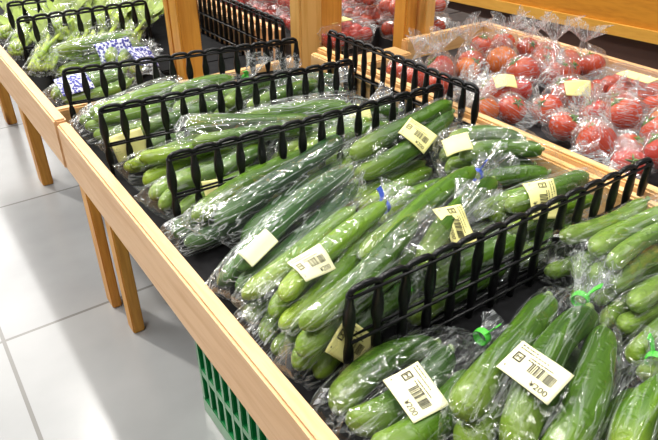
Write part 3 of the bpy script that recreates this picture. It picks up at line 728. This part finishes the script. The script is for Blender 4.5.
bag('propped against the front end of nearest divider', 'heap', (316, 388), (432, 262), -.97, -.93, 4, .029, labels=[LB((320, 350), (357, 370), (343, 318))], seed=4, tail=(.16, .05))
bag('with a tilted label at the centre', 'heap', (392, 276), (474, 186), -.92, -.90, 3, .031, labels=[LB((439, 222), (450, 243), (462, 205))], tiem=M_TIEB, seed=5, tail=(.14, .07))
bag('reaching up to the long fence, label on top', 'heap', (340, 168), (442, 104), -.95, -.86, 3, .036, labels=[LB((398, 133), (423, 152), (412, 118))], seed=6, tail=(.18, .06), tail_up=.5)
bag('under the wooden rail, farthest right in heap', 'heap', (446, 156), (548, 150), -.92, -.92, 5, .031, labels=[LB((447, 152), (468, 146), (446, 142), printing=False, wd=.036, ht=.03)], seed=7, tail=(.10, .06), spread=1.05, xmax=1.655)
bag('behind the nearest divider, flat yellow label', 'heap', (488, 218), (578, 190), -.95, -.94, 4, .029, labels=[LB((527, 189), (533, 212), (553, 186))], seed=8, tail=(.08, .05), mix=['bright', 'mid', 'bright', 'mid'])
# --- in front of the nearest divider
bag('nearest the camera at lower left, price label', 'front', (334, 446), (464, 364), -1.0, -1.0, 3, .037, labels=[LB((387, 385), (413, 422), (418, 365), mat=M_LABELP)], tiem=M_TIE, seed=9, tail=(.06, .035))
bag('at bottom centre with a price label', 'front', (480, 476), (566, 338), -1.0, -.99, 5, .036, labels=[LB((503, 370), (533, 394), (535, 352), mat=M_LABELP)], tiem=M_TIE, seed=10, tail=(.11, .05), tail_up=.6)
bag('in the bottom right corner, green tie', 'front', (590, 476), (622, 404), -1.0, -1.0, 4, .036, tiem=M_TIE, seed=11, tail=(.07, .04), neck_len=.06, mix=['bright', 'mid', 'mid'])
bag('below the others at the right edge', 'front', (598, 318), (690, 272), -1.02, -1.02, 5, .026, 'pep', 'pale', seed=12, tail=(.1, .05))
bag('heaped highest at the right edge', 'front', (584, 276), (680, 222), -.95, -.93, 7, .026, 'pep', 'pale', seed=13, tail=(.1, .06))
bag('at the right edge behind the corner bag', 'front', (640, 372), (715, 330), -1.02, -1.02, 4, .026, 'pep', 'mid', seed=14, tail=(.1, .05))
# --- row between second and third divider
PX = lambda x, y, z: topx((x, y, z))
bag('leftmost behind second divider by the board', 'row2', PX(.54, 1.70, -1.0), PX(.96, 1.80, -1.0), -1.0, -1.0, 4, .029, 'pep', 'pale', seed=20, labels=[LB((205, 200), (222, 196), (206, 186), printing=False, wd=.034, ht=.03)], tail=(.08, .05))
bag('left end of second row, behind the first', 'row2', PX(.54, 1.95, -1.0), PX(.92, 1.97, -1.0), -1.0, -1.0, 4, .028, 'pep', 'bright', seed=21, tail=(.08, .05))
bag('second along behind the second divider', 'row2', PX(1.0, 1.70, -1.0), PX(1.44, 1.74, -1.0), -1.0, -1.0, 5, .028, seed=22, tail=(.1, .05), mix=['bright', 'bright', 'mid'])
bag('lying across the second row, topmost', 'row2', PX(.98, 2.00, -.93), PX(1.42, 1.86, -.95), -.93, -.95, 3, .030, seed=23, tail=(.1, .05), film_m=M_FILMH)
bag('in the second row, where two fences meet', 'row2', PX(1.30, 1.98, -1.0), PX(1.60, 1.80, -1.0), -1.0, -1.0, 4, .028, seed=24, tail=(.06, .05), labels=[LB((345, 124), (372, 118), (342, 114), printing=False)])
bag('pale one lying on the left of second row', 'row2', PX(.74, 1.92, -.94), PX(1.18, 1.78, -.94), -.94, -.94, 2, .030, seed=25, tail=(.1, .05), film_m=M_FILMH)
# --- row between third and fourth divider
bag('with yellow label behind third divider end', 'row3', PX(.55, 2.17, -1.0), PX(.98, 2.20, -1.0), -1.0, -1.0, 4, .029, 'pep', 'mid', seed=26, labels=[LB((117, 160), (146, 150), (113, 139), printing=False, wd=.05, ht=.04)], tail=(.08, .05))
bag('leftmost before the wooden cross board', 'row3', PX(.52, 2.38, -.98), PX(.92, 2.42, -.98), -.98, -.98, 5, .029, 'pep', 'pale', seed=40, tail=(.08, .05), film_m=M_FILMH)
bag('below the left post with a green tie', 'row3', PX(.85, 2.34, -.94), PX(1.14, 2.36, -.93), -.94, -.93, 3, .029, skin='pale', seed=41, tail=(.12, .06), tail_up=1.2, tiem=M_TIE, film_m=M_FILMH)
bag('right of the left post, clear top standing up', 'row3', PX(1.02, 2.18, -.98), PX(1.30, 2.28, -.97), -.98, -.97, 3, .030, seed=42, tail=(.13, .06), tail_up=1.4, film_m=M_FILMH)
bag('in front of the middle post, third row', 'row3', PX(1.10, 2.10, -1.0), PX(1.48, 2.16, -.98), -1.0, -.98, 3, .033, seed=43, tail=(.1, .05), mix=['pale', 'mid', 'deep'])
bag('at the foot of the long fence, third row', 'row3', PX(1.34, 2.28, -1.0), PX(1.58, 2.12, -1.0), -1.0, -1.0, 3, .030, skin='deep', seed=44, tail=(.04, .05))
# --- printed bags behind the fourth divider
bag('with blue print, leftmost in the fourth row', 'row4', PX(.53, 2.86, -1.01), PX(.86, 2.92, -1.01), -1.01, -1.01, 4, .028, 'pep', 'pale', seed=50, film_m=M_FILMH, labels=[LB((48, 82), (72, 74), (46, 70), mat=M_PRINT, printing=False, name='printed_panel', wd=.06, ht=.045)], tail=(.06, .05), xmax=1.1)
bag('with blue print, second in the fourth row', 'row4', PX(.62, 3.14, -.99), PX(.98, 3.16, -.99), -.99, -.99, 4, .029, 'pep', 'bright', seed=51, film_m=M_FILMH, labels=[LB((104, 60), (130, 54), (102, 50), mat=M_PRINT, printing=False, name='printed_panel', wd=.075, ht=.05)], tail=(.06, .05), xmax=1.1)
bag('with blue print, beside the left post', 'row4', PX(.88, 3.00, -.97), PX(1.06, 3.20, -.97), -.97, -.97, 3, .028, 'pep', 'bright', seed=52, film_m=M_FILMH, labels=[LB((148, 62), (168, 58), (147, 52), mat=M_PRINT, printing=False, name='printed_panel', wd=.06, ht=.05)], tail=(.05, .04), xmax=1.1)
settle()
build_bags()

# ------------------------------------------------------------------ leafy greens bundles
def greens(desc, base, tip, z, n, seed, spread=.12):
    b = onz(*base, z); k = onz(*tip, z + .04); a = _n(k - b); Ln = np.linalg.norm(k - b); m = 1 if Ln < 1.15 else 2
    for i in range(m): greens_one(desc if i == 0 else 'farther back, ' + desc, b + a * Ln * i / m, b + a * Ln * ((i + 1) / m - .03), n, seed + 20 * i, spread * .8)
def greens_one(desc, b, k, n, seed, spread):
    rs = np.random.default_rng(seed); a = _n(k - b); v = _n(np.cross((0, 0, 1.), a)); w_ = np.cross(a, v); Ln = np.linalg.norm(k - b)
    root = empty('greens_bundle', V(*b)); tag(root, f'bundle of pale leafy greens, {desc}', 'greens', 'bundles of leafy greens')
    m = MB(); lf = MB(); sph = []
    for i in range(n):
        o = b + v * rs.normal(0, spread * .28) + w_ * abs(rs.normal(0, spread * .22)); fan = v * np.clip(rs.normal(0, spread * .6), -.1, .1) + w_ * min(.09, abs(rs.normal(0, spread * .45)))
        ln = Ln * rs.uniform(.8, 1.0)
        pts = [np.array(V(*(o + a * ln * t + fan * t ** 1.5))) for t in np.linspace(0, 1, 7)]
        m.tube(pts, [.0052, .005, .0045, .004, .0034, .0026, .0012], 6)
        for p in pts[::2]: sph.append((*p, .008))
        for t in (.5, .7, .88):
            c = np.array(V(*(o + a * ln * t + fan * t ** 1.5))); d = _n(a + v * rs.normal(0, .6) + w_ * rs.uniform(0, .6)); e = _n(np.cross(d, w_) + rs.normal(0, .2, 3)); q = []
            nn_ = 6; wl = rs.uniform(.010, .018); ll = rs.uniform(.05, .08); nz = np.cross(d, e)
            for s in range(nn_ + 1):
                f = s / nn_; ww = wl * math.sin(math.pi * min(.98, f * .9 + .05)); cc = c + d * ll * f - nz * .010 * f * f
                q += [cc - e * ww + nz * .004, cc - nz * .001, cc + e * ww + nz * .004]
            q += [x + nz * .0006 for x in q]; o_ = 3 * (nn_ + 1)
            ff = []
            for s in range(nn_):
                for j in (0, 1): i0 = s * 3 + j; ff += [(i0, i0 + 1, i0 + 4, i0 + 3), (o_ + i0, o_ + i0 + 3, o_ + i0 + 4, o_ + i0 + 1)]
            lf.add(q, ff)
    adopt(m.build('stalks', M_STALK, None, True), root); adopt(lf.build('leaves', M_LEAF, None, True), root)
    bg = empty('bag', V(*b)); tag(bg, f'clear bag holding the leafy greens, {desc}', 'bag', 'clear plastic vegetable bags')
    film(np.array(V(*b)), a, v, w_, np.array(sph), bg, .05, .05, .06, .01, seed, M_FILMH, tail_dir=a, neck_r=.05, off=.004)
greens('nearest the front board at far left', (40, 70), (76, 0), -.97, 30, 1, .10)
greens('second from the left behind the short divider', (72, 58), (104, -6), -.96, 28, 2, .10)
greens('third from the left behind the short divider', (100, 50), (132, -10), -.96, 26, 3, .10)
greens('at the far end of the short divider', (128, 44), (156, -14), -.97, 22, 4, .10)
greens('pressed along the front board at far left', (16, 54), (42, 4), -.97, 26, 6, .09)
greens('farthest along the front board, at the corner', (5, 38), (30, -6), -.97, 24, 7, .09)
greens('lying on top behind the short divider', (58, 34), (96, -20), -.89, 26, 8, .10)
greens('topmost beside the left post', (104, 26), (140, -20), -.89, 24, 9, .10)
greens('lying behind at the upper left corner', (22, 44), (46, -6), -.96, 26, 5, .10)

# ------------------------------------------------------------------ tomatoes
def make_tomato(rh, seed, squash):
    rs = np.random.default_rng(seed); r = rh * H; nr, ns = 16, 26; vv = []; ff = []; p = rs.uniform(0, 6.28)
    for i in range(nr + 1):
        t = math.pi * i / nr
        for k in range(ns):
            f = 2 * math.pi * k / ns; lob = 1 + .025 * math.cos(5 * f + p) * math.sin(t) + .015 * math.cos(2 * f)
            dim = 1 - .16 * math.exp(-(t / .35) ** 2)
            vv.append((r * lob * math.sin(t) * math.cos(f), r * lob * math.sin(t) * math.sin(f), r * squash * math.cos(t) * dim))
    for i in range(nr):
        for k in range(ns): ff.append((i * ns + k, i * ns + (k + 1) % ns, (i + 1) * ns + (k + 1) % ns, (i + 1) * ns + k))
    me = []
    for mm in M_TOM:
        o = mesh_obj('tomato', vv, ff, mm); bm = bmesh.new(); bm.from_mesh(o.data); bmesh.ops.remove_doubles(bm, verts=bm.verts, dist=1e-5); bm.to_mesh(o.data); bm.free()
        me.append(o.data); bpy.data.objects.remove(o)
    m = MB(); zt = r * squash * .85
    for k in range(5):
        f = 2 * math.pi * k / 5 + p; d = np.array([math.cos(f), math.sin(f), 0])
        m.tube([np.array([0, 0, zt]), d * r * .2 + np.array([0, 0, zt + .002]), d * r * .45 + np.array([0, 0, zt + .001])], [.002, .0028, .0006], 6, flat=.4)
    m.tube([(0, 0, zt - .001), (0, .001, zt + .009)], .0018, 6)
    o = m.build('calyx', M_CALYX, None, True); cal = o.data; bpy.data.objects.remove(o)
    return me, cal, r, squash
TOMS = [make_tomato(.062, 3, .88), make_tomato(.068, 4, .90), make_tomato(.058, 5, .88)]
BIG = make_tomato(.075, 6, .98)
TB_BAGS = []
def tom_bag(desc, toms, plume, seed, skin=0, tail=.085, lab=None, neck_h=.06, big=False, up=1):
    """toms: pixels of the fruit (and their layer); plume: pixel of the tip of the gathered top. Settled and built below."""
    rs = np.random.default_rng(seed + 500); fr = []
    for t in toms:
        px, py = t[:2]; ly = t[2] if len(t) > 2 else 0
        T = BIG if big else TOMS[rs.integers(3)]
        z = TB + T[2] / H + .006 + ly * .085; fr.append(dict(T=T, p=np.array(V(*onz(px, py, z))), skin=(skin if rs.random() < .75 else int(rs.integers(3)))))
    TB_BAGS.append(dict(desc=desc, fr=fr, plume=plume, seed=seed, tail=tail, lab=lab, neck_h=neck_h))
def build_tomatoes():
    al = [(i, f) for i, B in enumerate(TB_BAGS) for f in B['fr']]; bid = np.array([i for i, _ in al])
    P = np.stack([f['p'] for _, f in al]); R = np.array([f['T'][2] for _, f in al]); P0 = P.copy()
    for it in range(300):
        d = P[:, None] - P[None]; l = np.linalg.norm(d, axis=-1) + 1e-6; g = np.where(bid[:, None] == bid[None], -.001, .004)
        pen = R[:, None] + R[None] + g - l; np.fill_diagonal(pen, -1); pen = np.maximum(pen, 0)
        P = P + (d / l[..., None] * (pen * .35)[..., None]).sum(1)
        if it < 200: P += (P0 - P) * .03
        P[:, 2] = np.maximum(P[:, 2], (TB - FLOOR) * H + R * .95 + .003)
        P[:, 0] = np.clip(P[:, 0], 1.75 * H + R + .005, 2.69 * H - R - .004); P[:, 1] = np.minimum(P[:, 1], 2.31 * H - R - .004)
    for (_, f), p in zip(al, P): f['p'] = p
    for B in TB_BAGS:
        rs = np.random.default_rng(B['seed']); sph = []; objs = []; seed = B['seed']; plume = B['plume']
        for f in B['fr']:
            me, cal, r, sq = f['T']; p = f['p']
            o = bpy.data.objects.new('tomato', me[f['skin']]); COL.objects.link(o); o.location = p
            o.rotation_euler = (rs.uniform(-.9, .9), rs.uniform(-.9, .9), rs.uniform(0, 6))
            c = bpy.data.objects.new('calyx', cal); COL.objects.link(c); c.parent = o
            sph.append((*p, r)); objs.append((topx((p - CAMP) / H)[0], o))
        objs.sort(key=lambda e: e[0])
        for (_, o), rk in zip(objs, RANK[len(objs)]): tag(o, f"{rk} tomato in the bag {B['desc']}", 'tomato', 'bagged tomatoes')
        sph = np.array(sph); c = sph[:, :3].mean(0)
        r = ray(*plume); r = r / np.linalg.norm(r); dist = np.linalg.norm(c[:2] - CAMP[:2]) / np.linalg.norm(r[:2]); tip = CAMP + r * dist
        if tip[2] < c[2]: tip[2] = c[2] + .01
        a = _n(tip - c); v = _n(np.cross(a, (0.3, 1, .1))); w_ = np.cross(a, v); n = len(sph)
        root = empty('bag', tuple(c - np.array([0, 0, sph[0, 3]]))); tag(root, f"clear bag of {n} tomato{'es' if n > 1 else ''}, {B['desc']}", 'bag', 'clear plastic tomato bags')
        ext = ((sph[:, :3] - c) @ a + sph[:, 3]).max(); full = np.linalg.norm(tip - c)
        nl = max(.012, min(B['neck_h'] * H, (full - ext) * .4)); tl = max(.028, full - ext - nl)
        fo_, nw, bvh, ww, tdw = film(c, a, v, w_, sph, root, nl, tl, B['tail'] * H, .004, seed, M_FILMT, tail_dir=a, base_flat=.8, amp=.0028, soft=.006)
        if B['lab']: label(root, bvh, seed=seed, pts=ww, **B['lab'])
tom_bag('standing behind the long fence, first from post', [(398, 72), (416, 80)], (425, 42), 1)
tom_bag('second behind the long fence, crinkled top', [(436, 84), (446, 70)], (440, 34), 15)
tom_bag('with the tall narrow clear top', [(476, 62), (462, 70)], (466, 20), 2)
tom_bag('with the single big orange fruit', [(500, 64)], (503, 18), 3, skin=1, big=True)
tom_bag('at the back against the far end board', [(486, 46), (508, 46)], (516, 30), 16)
tom_bag('at the back against the rear board, pink', [(530, 46), (552, 52)], (535, 24), 4)
tom_bag('in the middle, top hanging forward', [(526, 72)], (545, 80), 5, skin=1, big=True)
tom_bag('with the tallest crinkled top in back row', [(552, 74), (547, 60)], (558, 20), 6)
tom_bag('last to the right in the back row', [(577, 70), (600, 62), (585, 56)], (588, 28), 7)
tom_bag('on the tray beside the long fence, with label', [(500, 92), (514, 92)], (526, 86), 8, lab=LB((498, 84), (514, 82), (497, 79), printing=False, wd=.04, ht=.025))
tom_bag('nearest the end of the long fence', [(487, 112), (507, 110)], (470, 92), 9)
tom_bag('farthest left of the right hand cluster, label on top', [(556, 106), (566, 102), (578, 98)], (612, 96), 10, lab=LB((566, 92), (588, 92), (568, 85), printing=False, wd=.045, ht=.025))
tom_bag('in front of the right hand cluster by the rail', [(570, 128), (588, 136)], (545, 128), 11)
tom_bag('by the rail, second in the right hand cluster', [(606, 144), (622, 152)], (600, 128), 17)
tom_bag('of green shouldered fruit at the right edge', [(648, 130), (664, 124)], (632, 112), 12, skin=1)
tom_bag('lowest at the right edge by the divider end', [(640, 160), (654, 156), (670, 152)], (622, 140), 13, skin=2)
tom_bag('in the middle of the right hand cluster', [(606, 116), (622, 120), (616, 108)], (590, 108), 14)
build_tomatoes()

# ------------------------------------------------------------------ tomato packs
def pack_meshes(w0, d0, h0):
    tray = MB(); vv = []; ff = []
    def rr(wx, wy, z, rad=.012):
        pts = []
        for cx_, cy_, a0 in ((wx - rad, wy - rad, 0), (-wx + rad, wy - rad, 90), (-wx + rad, -wy + rad, 180), (wx - rad, -wy + rad, 270)):
            for k in range(4): t = math.radians(a0 + 30 * k); pts.append((cx_ + rad * math.cos(t), cy_ + rad * math.sin(t), z))
        return pts
    def shell(secs, cap0, cap1):
        m = MB(); v = [q for s in secs for q in s]; n = 16; f = []
        for i in range(len(secs) - 1):
            for k in range(n): f.append((i * n + k, i * n + (k + 1) % n, (i + 1) * n + (k + 1) % n, (i + 1) * n + k))
        if cap0: f.append(tuple(range(n)))
        if cap1: f.append(tuple((len(secs) - 1) * n + k for k in range(n)))
        m.add(v, f); return m
    a, b = w0 / 2, d0 / 2
    t = shell([rr(a * .82, b * .82, 0), rr(a * .86, b * .86, .003), rr(a * .95, b * .95, h0 * .72), rr(a, b, h0 * .74), rr(a, b, h0 * .76)], True, False)
    l = shell([rr(a, b, h0 * .765), rr(a, b, h0 * .79), rr(a * .93, b * .93, h0 * .81), rr(a * .9, b * .9, h0 * .97), rr(a * .84, b * .84, h0)], False, True)
    return t, l
PT, PL = pack_meshes(.155, .115, .052)
_p = PT.build('tray', M_PACK, None, True); PTm = _p.data; bpy.data.objects.remove(_p)
_p = PL.build('lid', M_PACK, None, True); PLm = _p.data; bpy.data.objects.remove(_p)
me_, cal_, r_, sq_ = make_tomato(.040, 9, .95)
def pack(x, y, z, rz, desc, skin, lab=False):
    root = empty('tomato_pack', V(x, y, z)); root.rotation_euler = (0, 0, rz); tag(root, f'clear pack of small tomatoes, {desc}', 'pack', 'clear tomato packs')
    for nm, me in (('tray', PTm), ('lid', PLm)):
        o = bpy.data.objects.new(nm, me); COL.objects.link(o); o.parent = root
    if lab:
        o = MB().box((-.03, -.012, .0525), (.03, .022, .0535), 0).build('price_label', M_LABEL, None); o.parent = root
    c, s = math.cos(rz), math.sin(rz); base = np.array(V(x, y, z))
    for i in range(4):
        for j in range(3):
            lx, ly = (i - 1.5) * .0345 , (j - 1) * .0340
            o = bpy.data.objects.new('small_tomato', me_[skin]); COL.objects.link(o)
            o.location = base + np.array([lx * c - ly * s, lx * s + ly * c, .0215]); o.rotation_euler = (i, j, i * j)
            tag(o, f'small tomato in the pack {desc}', 'tomato', f'small tomatoes in the pack {desc}')
PH = .125
pack(2.45, 2.62, -1.0, .1, 'at the bottom of the stack right of the slim post', 0)
pack(2.43, 2.62, -1.0 + PH, .0, 'on top of the stack right of the slim post', 0)
pack(2.45, 2.98, -1.0, .0, 'at the back right of the slim post, lower', 0)
pack(2.45, 2.98, -1.0 + PH, .08, 'at the back right of the slim post, upper', 0)
pack(2.02, 2.75, -1.0, .05, 'with yellow label left of the slim post', 2, True)
pack(2.05, 3.08, -1.0, .0, 'second from the front between the two right posts', 2, True)
pack(2.05, 3.08, -1.0 + PH, .04, 'stacked second between the two right posts', 2)
pack(2.05, 3.40, -1.0, .0, 'third from the front between the right posts, lower', 2)
pack(2.05, 3.40, -1.0 + PH, .0, 'third from the front between the right posts, upper', 2)
pack(2.48, 3.34, -1.0, .0, 'farthest back between the right posts', 2)
pack(2.02, 3.75, -1.0, .0, 'nearest the middle post behind the fine fence', 2)
pack(2.02, 3.75, -1.0 + PH, .05, 'stacked nearest the middle post behind the fine fence', 2)
pack(2.02, 4.10, -1.0, .0, 'second behind the fine fence, lower', 2)
pack(2.02, 4.10, -1.0 + PH, .0, 'second behind the fine fence, upper', 2)
pack(2.02, 4.45, -1.0, .0, 'third behind the fine fence, near the left post', 2)
pack(2.02, 4.45, -1.0 + PH, .0, 'stacked third behind the fine fence, near left post', 2)
# flat packs lying by the rear board of the tomato table
pack(2.52, 1.30, -1.0, 1.57, 'flat by the rear board at the right, farther one', 0, True)
pack(2.52, .88, -1.0, 1.52, 'flat by the rear board at the right, nearer one', 0, True)
